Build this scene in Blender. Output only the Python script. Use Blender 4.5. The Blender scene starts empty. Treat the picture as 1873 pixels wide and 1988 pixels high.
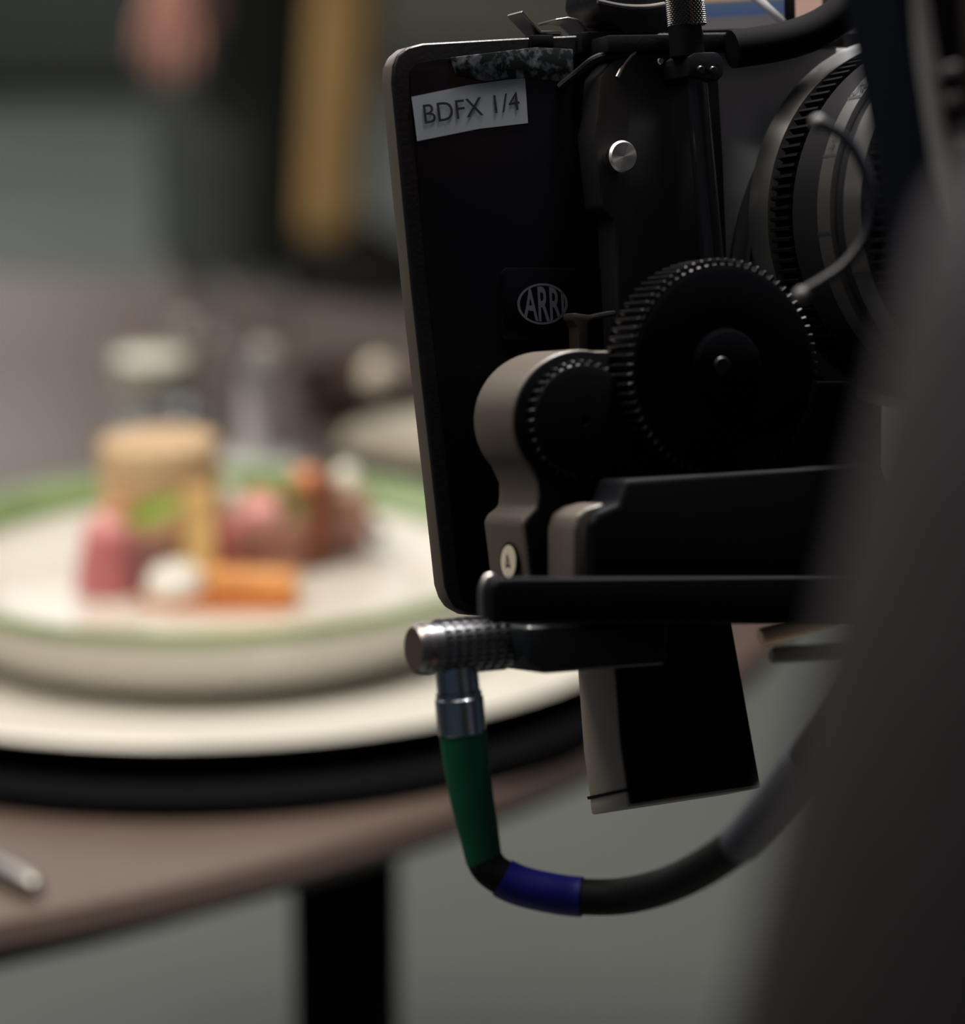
import bpy, bmesh, math, random
from mathutils import Vector, Matrix
random.seed(7)
sc = bpy.context.scene
C = sc.collection

# ------------------------------------------------------------------ camera, world, light, exposure
FPX, IW, IH = 6000.0, 1873.0, 1988.0          # focal length and frame in pixels
PITCH = math.radians(15.2)
CAM = Vector((0, 0, 1.20))
RT = Vector((1, 0, 0)); FW = Vector((0, math.cos(PITCH), -math.sin(PITCH))); UP = Vector((0, math.sin(PITCH), math.cos(PITCH)))
cd = bpy.data.cameras.new('camera'); cam = bpy.data.objects.new('camera', cd); C.objects.link(cam)
cd.sensor_fit = 'VERTICAL'; cd.sensor_height = 24.0; cd.lens = FPX / IH * 24.0
cd.clip_start = 0.02; cd.clip_end = 60
cd.dof.use_dof = True; cd.dof.focus_distance = 0.79; cd.dof.aperture_fstop = 4.0
cam.matrix_world = Matrix(((RT.x, UP.x, -FW.x, CAM.x), (RT.y, UP.y, -FW.y, CAM.y), (RT.z, UP.z, -FW.z, CAM.z), (0, 0, 0, 1)))
sc.camera = cam
sc.view_settings.view_transform = 'Standard'; sc.view_settings.look = 'None'
sc.view_settings.exposure = 0.0; sc.view_settings.gamma = 1.0
try: sc.view_settings.use_curve_mapping = False
except Exception: pass
sc.cycles.use_denoising = True
sc.cycles.max_bounces = 8

wd = bpy.data.worlds.new('world'); sc.world = wd; wd.use_nodes = True
wd.node_tree.nodes['Background'].inputs[0].default_value = (0.74, 0.9, 1.2, 1)
wd.node_tree.nodes['Background'].inputs[1].default_value = 0.045

def area(name, loc, target, size, power, col, size_y=None, spread=None):
    l = bpy.data.lights.new(name, 'AREA'); o = bpy.data.objects.new(name, l); C.objects.link(o)
    l.energy = power; l.color = col; l.size = size
    if size_y: l.shape = 'RECTANGLE'; l.size_y = size_y
    if spread: l.spread = math.radians(spread)
    o.location = loc
    o.rotation_euler = (Vector(target) - Vector(loc)).to_track_quat('-Z', 'Y').to_euler()
    return o
area('key_softbox', (-0.65, 1.0, 2.3), (-0.2, 1.42, 0.75), 1.1, 15.3, (1.0, 0.90, 0.76), spread=120)
area('side_fill', (-2.0, 1.9, 2.4), (-0.3, 4.4, 0.5), 0.8, 28, (1.0, 0.92, 0.82), spread=110)  # fill light added to brighten the people behind the table
area('overhead_lamp', (0.22, 1.12, 2.2), (0.16, 0.85, 1.1), 0.25, 5.0, (1.0, 0.95, 0.9), spread=60)
sl = bpy.data.lights.new('shoulder_fill', 'SPOT'); so = bpy.data.objects.new('shoulder_fill', sl); C.objects.link(so)  # unseen narrow spot added to brighten the operator's shoulder
sl.energy = 320; sl.color = (1.0, 0.94, 0.92); sl.spot_size = math.radians(9.5); sl.spot_blend = 1.0; sl.shadow_soft_size = 0.05
so.location = (0.06, -0.08, 2.4); so.rotation_euler = (Vector((0.135, 0.37, 1.22)) - so.location).to_track_quat('-Z', 'Y').to_euler()
area('rear_sheen_light', (-2.2, 9.3, 2.5), (-0.8, 0, 0.9), 4.5, 34, (1.0, 0.96, 0.92), size_y=1.6)  # unseen light added so its reflection brightens the far tabletop
area('ceiling_light', (-1.6, 5.6, 3.4), (-1.6, 5.6, 0), 4.0, 88, (1.0, 0.98, 0.93), size_y=5.0)
area('cool_fill', (-1.3, -1.2, 2.3), (0, 0.8, 1.15), 1.2, 0.25, (0.62, 0.82, 1.0))

# ------------------------------------------------------------------ helpers
def ray(px, py):
    return FW + RT * ((px - IW / 2) / FPX) + UP * ((IH / 2 - py) / FPX)
def at(px, py, depth):
    return CAM + ray(px, py) * depth
def tp(px, py, z):
    d = ray(px, py); t = (z - CAM.z) / d.z
    return CAM + d * t

PSI, ALP = math.radians(27), math.radians(12.4)
F0 = Vector((-math.sin(PSI), math.cos(PSI), 0)); Z = Vector((0, 0, 1))
RU = Vector((math.cos(PSI), math.sin(PSI), 0))
FR = F0 * math.cos(ALP) - Z * math.sin(ALP)
RV = Z * math.cos(ALP) + F0 * math.sin(ALP)
RW = -FR
RO = at(1100, 640, 0.80)
RIG = Matrix(((RU.x, RV.x, RW.x, RO.x), (RU.y, RV.y, RW.y, RO.y), (RU.z, RV.z, RW.z, RO.z), (0, 0, 0, 1)))
def rp(px, py, w):
    """pixel -> (u, v, w) on the rig plane w metres behind the rear face of the filter stage"""
    d = ray(px, py); o = RO + RW * w
    t = (o - CAM).dot(RW) / d.dot(RW)
    p = CAM + d * t - RO
    return Vector((p.dot(RU), p.dot(RV), w))
def rps(pts, w): return [rp(x, y, w) for x, y in pts]

MATS = {}
def mat(name, col, rough=0.5, metal=0.0, spec=0.5, var=0.0, scale=40, bump=0.0, emit=None, estr=0, trans=0, aniso=0, sheen=0, coat=0, vcol=None, vlo=0.35, vhi=0.65, ior=1.45):
    if name in MATS: return MATS[name]
    m = bpy.data.materials.new(name); m.use_nodes = True; MATS[name] = m
    nt = m.node_tree; b = nt.nodes['Principled BSDF']; I = b.inputs
    I['Base Color'].default_value = (*col, 1); I['Roughness'].default_value = rough; I['Metallic'].default_value = metal
    I['Specular IOR Level'].default_value = spec; I['IOR'].default_value = ior
    if trans: I['Transmission Weight'].default_value = trans
    if sheen: I['Sheen Weight'].default_value = sheen
    if coat: I['Coat Weight'].default_value = coat; I['Coat Roughness'].default_value = 0.1
    if emit: I['Emission Color'].default_value = (*emit, 1); I['Emission Strength'].default_value = estr
    if var or vcol or bump:
        tc = nt.nodes.new('ShaderNodeTexCoord'); nz = nt.nodes.new('ShaderNodeTexNoise')
        nz.inputs['Scale'].default_value = scale; nz.inputs['Detail'].default_value = 4
        nt.links.new(tc.outputs['Object'], nz.inputs['Vector'])
        if var or vcol:
            r = nt.nodes.new('ShaderNodeValToRGB')
            a = tuple(max(0, c * (1 - var)) for c in col); z = vcol or tuple(min(1, c * (1 + var)) for c in col)
            r.color_ramp.elements[0].color = (*(col if vcol else a), 1); r.color_ramp.elements[1].color = (*z, 1)
            r.color_ramp.elements[0].position = vlo; r.color_ramp.elements[1].position = vhi
            nt.links.new(nz.outputs['Fac'], r.inputs['Fac']); nt.links.new(r.outputs['Color'], I['Base Color'])
        if bump:
            bp = nt.nodes.new('ShaderNodeBump'); bp.inputs['Strength'].default_value = bump; bp.inputs['Distance'].default_value = 0.002
            nt.links.new(nz.outputs['Fac'], bp.inputs['Height']); nt.links.new(bp.outputs['Normal'], I['Normal'])
    if aniso:
        I['Anisotropic'].default_value = aniso
        tg = nt.nodes.new('ShaderNodeTangent'); tg.direction_type = 'RADIAL'; tg.axis = 'Z'
        nt.links.new(tg.outputs['Tangent'], I['Tangent'])
    return m

def link(name, me, m, parent=None, mw=None, smooth=35):
    o = bpy.data.objects.new(name, me); C.objects.link(o)
    if m: me.materials.append(m)
    if smooth:
        me.polygons.foreach_set('use_smooth', [True] * len(me.polygons))
        try: me.set_sharp_from_angle(angle=math.radians(smooth))
        except Exception: pass
    if parent: o.parent = parent
    if mw is not None: o.matrix_world = mw
    return o
def obj(name, bm, m, parent=None, mw=None, smooth=35):
    bmesh.ops.recalc_face_normals(bm, faces=bm.faces)
    me = bpy.data.meshes.new(name); bm.to_mesh(me); bm.free()
    return link(name, me, m, parent, mw, smooth)
def tag(o, label, cat, group=None, kind=None):
    o['label'] = label; o['category'] = cat
    if group: o['group'] = group
    if kind: o['kind'] = kind
    return o
def struct(o): o['kind'] = 'structure'; return o
def thing(name, label, cat, mw=None, group=None):
    o = bpy.data.objects.new(name, None); C.objects.link(o); o.empty_display_size = 0.02
    o.matrix_world = mw if mw is not None else Matrix.Identity(4)
    return tag(o, label, cat, group)
def BM(): return bmesh.new()
def bevel(bm, w, seg=2, ang=30):
    es = [e for e in bm.edges if len(e.link_faces) == 2 and e.calc_face_angle(0) > math.radians(ang)]
    if es and w > 0: bmesh.ops.bevel(bm, geom=es, offset=w, segments=seg, affect='EDGES', profile=0.6, clamp_overlap=True)
def prism(bm, pts, z0, z1, bev=0, seg=2):
    """extrude a polygon of local (x, y) from z0 to z1"""
    t = BM()
    a = [t.verts.new((p[0], p[1], z0)) for p in pts]; b = [t.verts.new((p[0], p[1], z1)) for p in pts]
    n = len(pts)
    t.faces.new(a[::-1]); t.faces.new(b)
    for i in range(n): t.faces.new((a[i], a[(i + 1) % n], b[(i + 1) % n], b[i]))
    bmesh.ops.recalc_face_normals(t, faces=t.faces)
    bevel(t, bev, seg)
    merge(bm, t)
def merge(bm, t, mx=None):
    if mx is not None: bmesh.ops.transform(t, matrix=mx, verts=t.verts)
    me = bpy.data.meshes.new('t'); t.to_mesh(me); t.free(); bm.from_mesh(me); bpy.data.meshes.remove(me)
def box(bm, c, s, bev=0, seg=2, mx=None):
    t = BM(); bmesh.ops.create_cube(t, size=1, matrix=Matrix.Diagonal((*s, 1)))
    bevel(t, bev, seg)
    merge(bm, t, Matrix.Translation(c) @ (mx or Matrix.Identity(4)))
def lathe(bm, prof, seg=48, mx=None, cap=True):
    """revolve (r, z) about z"""
    t = BM(); rings = []
    for r, z in prof:
        if r < 1e-6: rings.append([t.verts.new((0, 0, z))])
        else: rings.append([t.verts.new((r * math.cos(2 * math.pi * k / seg), r * math.sin(2 * math.pi * k / seg), z)) for k in range(seg)])
    for A, B in zip(rings, rings[1:]):
        for k in range(seg):
            j = (k + 1) % seg
            if len(A) == 1 and len(B) == 1: continue
            if len(A) == 1: t.faces.new((A[0], B[k], B[j]))
            elif len(B) == 1: t.faces.new((A[k], A[j], B[0]))
            else: t.faces.new((A[k], A[j], B[j], B[k]))
    if cap:
        for R in (rings[0], rings[-1]):
            if len(R) > 1: t.faces.new(R)
    merge(bm, t, mx)
def cyl(bm, p, q, r, r2=None, seg=24, bev=0):
    p, q = Vector(p), Vector(q); d = q - p; L = d.length
    mx = Matrix.Translation(p) @ d.to_track_quat('Z', 'Y').to_matrix().to_4x4()
    r2 = r if r2 is None else r2
    pr = [(r, 0), (r2, L)] if not bev else [(r - bev, 0), (r, bev), (r2, L - bev), (r2 - bev, L)]
    lathe(bm, pr, seg, mx)
def gear(bm, c, w0, w1, ri, ro, n, bev=0.0):
    pts = []
    for k in range(n):
        a = 2 * math.pi / n
        for f, r in ((0, ri), (0.22, ri), (0.36, ro), (0.64, ro), (0.78, ri)):
            t = (k + f) * a; pts.append((c[0] + r * math.cos(t), c[1] + r * math.sin(t)))
    prism(bm, pts, w0, w1, bev, 1)
def spline(pts, n=8):
    out = []; P = [Vector(p) for p in pts]
    for i in range(len(P) - 1):
        p0, p1, p2, p3 = P[max(i - 1, 0)], P[i], P[i + 1], P[min(i + 2, len(P) - 1)]
        for k in range(n):
            t = k / n
            out.append(0.5 * ((2 * p1) + (p2 - p0) * t + (2 * p0 - 5 * p1 + 4 * p2 - p3) * t * t + (3 * p1 - p0 - 3 * p2 + p3) * t ** 3))
    out.append(P[-1]); return out
def tube(bm, path, rad, seg=16, closed=False):
    P = [Vector(p) for p in path]; n = len(P)
    rs = rad if isinstance(rad, (list, tuple)) else [rad] * n
    t = BM(); rings = []; ref = None
    for i, p in enumerate(P):
        d = (P[(i + 1) % n] - P[i - 1]) if closed else (P[min(i + 1, n - 1)] - P[max(i - 1, 0)])
        d.normalize()
        if ref is None: ref = d.orthogonal().normalized()
        ref = (ref - d * ref.dot(d)).normalized(); s = d.cross(ref)
        rings.append([t.verts.new(p + (ref * math.cos(2 * math.pi * k / seg) + s * math.sin(2 * math.pi * k / seg)) * rs[i]) for k in range(seg)])
    pairs = list(zip(rings, rings[1:])) + ([(rings[-1], rings[0])] if closed else [])
    for A, B in pairs:
        for k in range(seg): t.faces.new((A[k], A[(k + 1) % seg], B[(k + 1) % seg], B[k]))
    if not closed: t.faces.new(rings[0][::-1]); t.faces.new(rings[-1])
    merge(bm, t)
def arc(cx, cy, rx, ry, a0, a1, n):
    return [(cx + rx * math.cos(math.radians(a0 + (a1 - a0) * k / n)), cy - ry * math.sin(math.radians(a0 + (a1 - a0) * k / n))) for k in range(n + 1)]
def round_rect(x0, y0, x1, y1, r, n=5):
    o = []
    for cx, cy, a in ((x1 - r, y1 - r, 0), (x0 + r, y1 - r, 90), (x0 + r, y0 + r, 180), (x1 - r, y0 + r, 270)):
        o += [(cx + r * math.cos(math.radians(a + 90 * k / n)), cy + r * math.sin(math.radians(a + 90 * k / n))) for k in range(n + 1)]
    return o
def text_mesh(body, fn, off=0.0):
    """lettering: fn maps (s, t) in 0..1 of the text's box to a local point"""
    cu = bpy.data.curves.new('lettering', 'FONT'); cu.body = body; cu.resolution_u = 4; cu.offset = off
    o = bpy.data.objects.new('lettering', cu); C.objects.link(o)
    bpy.context.view_layer.update()
    dg = bpy.context.evaluated_depsgraph_get()
    me = bpy.data.meshes.new_from_object(o.evaluated_get(dg))
    bpy.data.objects.remove(o); bpy.data.curves.remove(cu)
    bm = BM(); bm.from_mesh(me); bpy.data.meshes.remove(me)
    bmesh.ops.subdivide_edges(bm, edges=bm.edges, cuts=1)
    xs = [v.co.x for v in bm.verts]; ys = [v.co.y for v in bm.verts]
    x0, x1, y0, y1 = min(xs), max(xs), min(ys), max(ys)
    for v in bm.verts: v.co = fn((v.co.x - x0) / (x1 - x0), (v.co.y - y0) / (y1 - y0))
    return bm
def quad_fn(tl, tr, br, bl, w):
    q = [rp(*p, w) for p in (tl, tr, br, bl)]
    return lambda s, t: (q[3] * (1 - s) + q[2] * s) * (1 - t) + (q[0] * (1 - s) + q[1] * s) * t
def skinned(name, verts, edges, radii, m, parent=None, sub=2, flat=None):
    me = bpy.data.meshes.new(name); me.from_pydata([tuple(v) for v in verts], edges, [])
    o = bpy.data.objects.new(name, me); C.objects.link(o)
    o.modifiers.new('skin', 'SKIN')
    for i, r in enumerate(radii):
        sv = me.skin_vertices[0].data[i]
        sv.radius = (r, r) if not isinstance(r, tuple) else r
        sv.use_root = (i == 0)
    s = o.modifiers.new('sub', 'SUBSURF'); s.levels = sub; s.render_levels = sub
    bpy.context.view_layer.update()
    dg = bpy.context.evaluated_depsgraph_get()
    me2 = bpy.data.meshes.new_from_object(o.evaluated_get(dg)); me2.name = name
    bpy.data.objects.remove(o); bpy.data.meshes.remove(me)
    me2.materials.clear()
    return link(name, me2, m, parent, smooth=180)

# ------------------------------------------------------------------ materials
BLK = mat('black_anodised', (0.006, 0.006, 0.008), 0.38, spec=0.35, bump=0.05, scale=900)
BLKM = mat('black_matte', (0.004, 0.004, 0.006), 0.6, spec=0.12)
PANEL = mat('charcoal_panel', (0.42, 0.42, 0.43), 0.6, spec=0.25)
GLOSS = mat('black_gloss', (0.003, 0.003, 0.005), 0.25, spec=0.15)
HOUS = mat('grey_housing', (0.095, 0.082, 0.072), 0.42, spec=0.5, bump=0.08, scale=1200)
SILV = mat('brushed_silver', (0.75, 0.74, 0.72), 0.32, metal=1, aniso=0.8)
STEEL = mat('steel', (0.42, 0.41, 0.40), 0.35, metal=1)
CONN = mat('dark_nickel', (0.19, 0.195, 0.21), 0.34, metal=1)
PLUGM = mat('plug_chrome', (0.45, 0.52, 0.58), 0.25, metal=1)
PAPER = mat('label_paper', (0.345, 0.385, 0.45), 0.7, spec=0.2)
INK = mat('ink', (0.015, 0.016, 0.025), 0.6)
EMB = mat('emblem_print', (0.12, 0.115, 0.14), 0.5)
GREEN = mat('green_rubber', (0.004, 0.08, 0.045), 0.55, spec=0.3)
BLUE = mat('blue_tape', (0.006, 0.008, 0.17), 0.5, spec=0.3)
CORD = mat('black_cord', (0.006, 0.008, 0.008), 0.6, spec=0.12)
GREYT = mat('grey_sleeve', (0.06, 0.065, 0.085), 0.5, spec=0.3)
BRASS = mat('brass', (0.85, 0.68, 0.44), 0.5, metal=0.5)
SCALE = mat('satin_scale', (0.34, 0.34, 0.345), 0.30, metal=0.9)
LINT = mat('worn_velcro', (0.006, 0.008, 0.010), 0.9, scale=420, vcol=(0.22, 0.26, 0.29), vlo=0.45, vhi=0.85, spec=0.2)

# ------------------------------------------------------------------ setting: floor and far wall
fm = mat('floor_paint', (0.170, 0.184, 0.170), 0.55, var=0.12, scale=1.2, spec=0.3)
b = BM(); box(b, (0, 5.0, -0.01), (14, 14, 0.02)); struct(obj('floor', b, fm, smooth=0))
wm = mat('wall_paint', (0.19, 0.18, 0.145), 0.8, var=0.1, scale=1.0, spec=0.2)
b = BM(); box(b, (0, 9.6, 1.6), (14, 0.1, 3.2)); struct(obj('wall_back', b, wm, smooth=0))
b = BM(); box(b, (0, 9.53, 0.05), (14, 0.04, 0.10), 0.008); struct(obj('baseboard_back', b, mat('skirting', (0.10, 0.10, 0.09), 0.6), smooth=0))

# ------------------------------------------------------------------ table
TZ = 0.75; TC = Vector((-0.496, 1.692, 0)); TR = 0.692
tbl = thing('dining_table', 'round brown wooden dining table with black legs under the plates', 'table', Matrix.Translation((TC.x, TC.y, 0)))
WOOD = mat('table_wood', (0.082, 0.057, 0.047), 0.36, spec=0.5, scale=7, vcol=(0.105, 0.076, 0.064), vlo=0.3, vhi=0.7)
b = BM(); lathe(b, [(0, TZ - 0.024), (TR - 0.02, TZ - 0.024), (TR - 0.006, TZ - 0.019), (TR, TZ - 0.011), (TR - 0.003, TZ - 0.003), (TR - 0.01, TZ), (0, TZ)], 160)
obj('tabletop', b, WOOD, tbl)
b = BM(); lathe(b, [(TR - 0.10, TZ - 0.065), (TR - 0.10, TZ - 0.024), (TR - 0.13, TZ - 0.024), (TR - 0.13, TZ - 0.065), (TR - 0.10, TZ - 0.065)], 96, cap=False)
obj('apron', b, BLKM, tbl)
lp = at(672, 1760, 1.50); lx, ly = lp.x - TC.x, lp.y - TC.y
la = math.atan2(ly, lx); lr = math.hypot(lx, ly)
for k in range(3):
    t = la + k * math.pi * 2 / 3
    b = BM(); box(b, (lr * math.cos(t), lr * math.sin(t), (TZ - 0.024) / 2), (0.05, 0.05, TZ - 0.024), 0.003)
    obj('leg', b, BLKM, tbl)

# ------------------------------------------------------------------ plates
PC = Vector((-0.128, 1.39, 0))
BLKTRAY = mat('black_slate', (0.004, 0.004, 0.005), 0.8, spec=0.08)
b = BM(); lathe(b, [(0, TZ), (0.209, TZ), (0.214, TZ + 0.003), (0.214, TZ + 0.009), (0.211, TZ + 0.012), (0, TZ + 0.012)], 128)
tag(obj('serving_tray', b, BLKTRAY, None, Matrix.Translation((PC.x, PC.y, 0))), 'flat black round tray lying on the wooden table under the white charger', 'tray')
CHINA = mat('white_china', (0.67, 0.645, 0.585), 0.25, coat=0.4)
z = TZ + 0.012
b = BM(); lathe(b, [(0, z + 0.001), (0.13, z + 0.001), (0.15, z + 0.002), (0.205, z + 0.012), (0.213, z + 0.0165), (0.211, z + 0.0185), (0.203, z + 0.017), (0.15, z + 0.0085), (0.13, z + 0.007), (0, z + 0.007)], 128)
tag(obj('charger_plate', b, CHINA, None, Matrix.Translation((PC.x, PC.y + 0.01, 0))), 'large plain white charger plate between black tray and green-rimmed plate', 'plate')
z += 0.0075
pl = thing('dinner_plate', 'white plate with green rim holding the food', 'plate', Matrix.Translation((PC.x, PC.y, z)))
b = BM(); lathe(b, [(0, 0), (0.113, 0), (0.119, 0.002), (0.130, 0.012), (0.1360, 0.022), (0.1395, 0.0315), (0.137, 0.0330), (0.124, 0.0270), (0.112, 0.0205), (0.09, 0.0175), (0, 0.0165)], 128)
obj('dish', b, CHINA, pl)
RIMG = mat('green_glaze', (0.19, 0.28, 0.10), 0.3, coat=0.4, var=0.15, scale=25)
b = BM(); lathe(b, [(0.1235, 0.0272), (0.1385, 0.0312), (0.1425, 0.0322), (0.1450, 0.0365), (0.1440, 0.0388), (0.1405, 0.0382), (0.1235, 0.0272)], 128, cap=False)
o = obj('rim', b, RIMG, pl); o['label'] = 'green glazed rim'
FZ = z + 0.017                                     # the food stands here

# ------------------------------------------------------------------ food
def on_plate(px, py): return tp(px, py, FZ)
def place(o, p): o.location = p; return o
TOAST = mat('toasted_crust', (0.62, 0.41, 0.235), 0.6, scale=60, vcol=(0.72, 0.50, 0.30), vlo=0.3, vhi=0.7, spec=0.3)
TOPC = mat('toast_edge', (0.62, 0.43, 0.255), 0.6)
p = on_plate(320, 1114)
t = thing('brioche_tower', 'tall tan toasted round tower standing on the green-rimmed plate', 'food', Matrix.Translation(p) @ Matrix.Rotation(math.radians(-1), 4, 'Y'))
b = BM(); lathe(b, [(0.027, 0), (0.0285, 0.004), (0.0285, 0.050), (0.0278, 0.061), (0, 0.061)], 48); obj('crust', b, TOAST, t)
b = BM(); lathe(b, [(0.0281, 0.055), (0.0282, 0.0635), (0.0268, 0.0660), (0.019, 0.0655), (0, 0.064)], 48, cap=False); o = obj('top_edge', b, TOPC, t); o['label'] = 'paler toasted top edge'
GOLD = mat('golden_slice', (0.70, 0.45, 0.19), 0.5, var=0.2, scale=50)
b = BM(); prism(b, round_rect(-0.0072, 0, 0.0072, 0.052, 0.004), -0.004, 0.004, 0.001)
tag(obj('potato_slice', b, GOLD, None, Matrix.Translation(on_plate(388, 1160)) @ Matrix.Rotation(math.radians(82), 4, 'X')), 'golden upright slice leaning on the right side of the tan tower', 'food')
PINK = mat('beet_pink', (0.56, 0.17, 0.19), 0.4, var=0.18, scale=70)
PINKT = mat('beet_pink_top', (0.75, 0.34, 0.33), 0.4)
t = thing('pickled_beet', 'pink tapered beet piece in front of the tan tower', 'food', Matrix.Translation(on_plate(206, 1150)) @ Matrix.Rotation(math.radians(5), 4, 'Y'))
b = BM(); lathe(b, [(0.0140, 0), (0.0146, 0.003), (0.0120, 0.030), (0.0112, 0.032), (0, 0.032)], 32); obj('flesh', b, PINK, t)
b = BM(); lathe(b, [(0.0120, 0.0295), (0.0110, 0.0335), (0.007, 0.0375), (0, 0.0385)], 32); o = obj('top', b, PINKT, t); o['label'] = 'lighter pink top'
b = BM(); bmesh.ops.create_icosphere(b, subdivisions=2, radius=0.005)
tag(obj('orange_dollop', b, mat('peach_dollop', (0.70, 0.34, 0.20), 0.4), None, Matrix.Translation(on_plate(206, 1150) + Vector((0.006, 0.0, 0.0395)))), 'small peach dollop on top of the pink beet piece', 'food')
def leaf(name, label, a, bb, width, m, lift=0.004, cat='garnish'):
    a, bb = Vector(a), Vector(bb); d = bb - a; s = d.cross(Vector((0.2, -1, 0.5))).normalized()
    up = s.cross(d).normalized(); t = BM(); n = 10; rows = []
    for i in range(n + 1):
        f = i / n; wd = width * math.sin(math.pi * min(1, f * 0.97 + 0.03)) ** 0.7 + 0.0002
        c = a + d * f + up * lift * math.sin(math.pi * f)
        rows.append([t.verts.new(c - s * wd + up * 0.0015), t.verts.new(c), t.verts.new(c + s * wd + up * 0.0015)])
    for A, B in zip(rows, rows[1:]):
        for k in range(2): t.faces.new((A[k], A[k + 1], B[k + 1], B[k]))
    r = bmesh.ops.extrude_face_region(t, geom=t.faces[:]); bmesh.ops.translate(t, vec=up * 0.0007, verts=[v for v in r['geom'] if isinstance(v, bmesh.types.BMVert)])
    return tag(obj(name, t, m), label, cat)
LEAF = mat('leaf_green', (0.25, 0.36, 0.05), 0.45, var=0.2, scale=60)
HERB = mat('herb_green', (0.12, 0.22, 0.03), 0.5, var=0.2, scale=60)
q = on_plate(300, 1140)
leaf('basil_leaf', 'bright green leaf lying against the front of the tan tower', at(245, 1016, q.y / math.cos(PITCH) * 0.985), at(358, 968, q.y / math.cos(PITCH) * 0.985), 0.0055, LEAF)
CREAM = mat('whipped_cream', (0.80, 0.78, 0.73), 0.45)
b = BM(); lathe(b, [(0.010, 0), (0.0138, 0.004), (0.0142, 0.009), (0.0115, 0.0150), (0.006, 0.0182), (0, 0.019)], 32)
tag(obj('cream_quenelle', b, CREAM, None, Matrix.Translation(on_plate(342, 1168))), 'white round cream dollop in front of the tan tower', 'food')
PUREE = mat('carrot_puree', (0.74, 0.33, 0.095), 0.4, var=0.2, scale=90)
def blob(name, pts, h, m, label, cat='food', bev=0.002):
    P = [on_plate(*q) for q in pts]; c = sum(P, Vector()) / len(P)
    b = BM(); prism(b, [(v.x - c.x, v.y - c.y) for v in P], 0, h, bev, 3)
    return tag(obj(name, b, m, None, Matrix.Translation(c)), label, cat)
blob('carrot_puree', [(262, 1176), (330, 1190), (460, 1190), (560, 1190), (588, 1178), (574, 1154), (500, 1146), (400, 1148), (300, 1156)], 0.0035, mat('carrot_sauce', (0.50, 0.15, 0.03), 0.35), 'thin orange puree smear along the front of the plated food')
b = BM(); box(b, (0, 0, 0.0065), (0.041, 0.015, 0.011), 0.003, 3)
tag(obj('carrot_baton', b, PUREE, None, Matrix.Translation(on_plate(492, 1170) + Vector((0, 0, 0.003))) @ Matrix.Rotation(math.radians(-8), 4, 'Z')), 'short bright orange carrot baton on the puree smear', 'food')
MEAT = mat('seared_meat', (0.28, 0.125, 0.088), 0.5, scale=90, vcol=(0.36, 0.17, 0.125), vlo=0.3, vhi=0.7)
RARE = mat('rare_meat', (0.58, 0.16, 0.15), 0.38, scale=70, vcol=(0.66, 0.27, 0.24), vlo=0.3, vhi=0.7)
DARKM = mat('dark_crust', (0.20, 0.062, 0.03), 0.5, var=0.25, scale=80)
PALE = mat('pale_meat', (0.52, 0.27, 0.22), 0.45, var=0.12, scale=60)
t = thing('steak_chunk', 'brown seared meat block with pink top right of the tan tower', 'food', Matrix.Translation(on_plate(512, 1105)) @ Matrix.Rotation(math.radians(6), 4, 'Z'))
b = BM(); box(b, (0, 0, 0.0115), (0.038, 0.026, 0.023), 0.003, 3); obj('seared_side', b, MEAT, t)
b = BM(); box(b, (-0.008, 0, 0.0275), (0.033, 0.024, 0.013), 0.005, 3); o = obj('pink_top', b, mat('rare_top', (0.78, 0.36, 0.34), 0.35, var=0.12, scale=70), t); o['label'] = 'rare pink top'
b = BM(); box(b, (0, 0, 0.013), (0.012, 0.020, 0.026), 0.004, 3)
tag(obj('rare_steak_piece', b, RARE, None, Matrix.Translation(on_plate(436, 1116)) @ Matrix.Rotation(math.radians(20), 4, 'Z')), 'small red rare meat piece between tan tower and brown block', 'food')
b = BM(); prism(b, [(-0.0100, 0), (0.0060, 0), (0.0125, 0.045), (0.001, 0.045)], -0.012, 0.012, 0.002)
tag(obj('dark_steak_slice', b, DARKM, None, Matrix.Translation(on_plate(610, 1096)) @ Matrix.Rotation(math.radians(90), 4, 'X')), 'tall dark brown crusted slice leaning beside the meat block', 'food')
b = BM(); prism(b, [(-0.011, 0), (0.007, 0), (0.012, 0.014), (0.009, 0.031), (-0.006, 0.032)], -0.010, 0.010, 0.003)
tag(obj('pale_steak_slice', b, PALE, None, Matrix.Translation(on_plate(676, 1072)) @ Matrix.Rotation(math.radians(90), 4, 'X')), 'pinkish pale meat slice right of the dark brown slice', 'food')
b = BM(); box(b, (0, 0, 0.014), (0.020, 0.010, 0.026), 0.003, 3)
tag(obj('mauve_meat_cube', b, mat('mauve_meat', (0.26, 0.12, 0.10), 0.5), None, Matrix.Translation(on_plate(288, 1150))), 'small brown meat cube behind the white cream dollop', 'food')
k = on_plate(560, 1098); dk = (k - CAM).dot(FW)
def float_bits(name, label, px, py, r, m, d, cat='garnish', sx=1):
    b = BM(); bmesh.ops.create_icosphere(b, subdivisions=3, radius=r); bmesh.ops.scale(b, vec=(sx, 1, 1), verts=b.verts)
    return tag(obj(name, b, m, None, Matrix.Translation(at(px, py, d)), smooth=180), label, cat)
float_bits('carrot_cube', 'orange carrot bit on top of the dark brown slice', 598, 936, 0.0078, mat('carrot_orange', (0.72, 0.27, 0.12), 0.4), dk, 'food', 1.1)
float_bits('carrot_shaving', 'orange carrot shaving on the pink meat top', 505, 978, 0.0068, mat('carrot_shave', (0.72, 0.25, 0.13), 0.4), dk - 0.003, 'food', 1.6)
GLINTM = mat('cream_glint', (0.92, 0.92, 0.80), 0.12, coat=0.6)  # pale balls paint specular highlights on the meat
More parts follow.
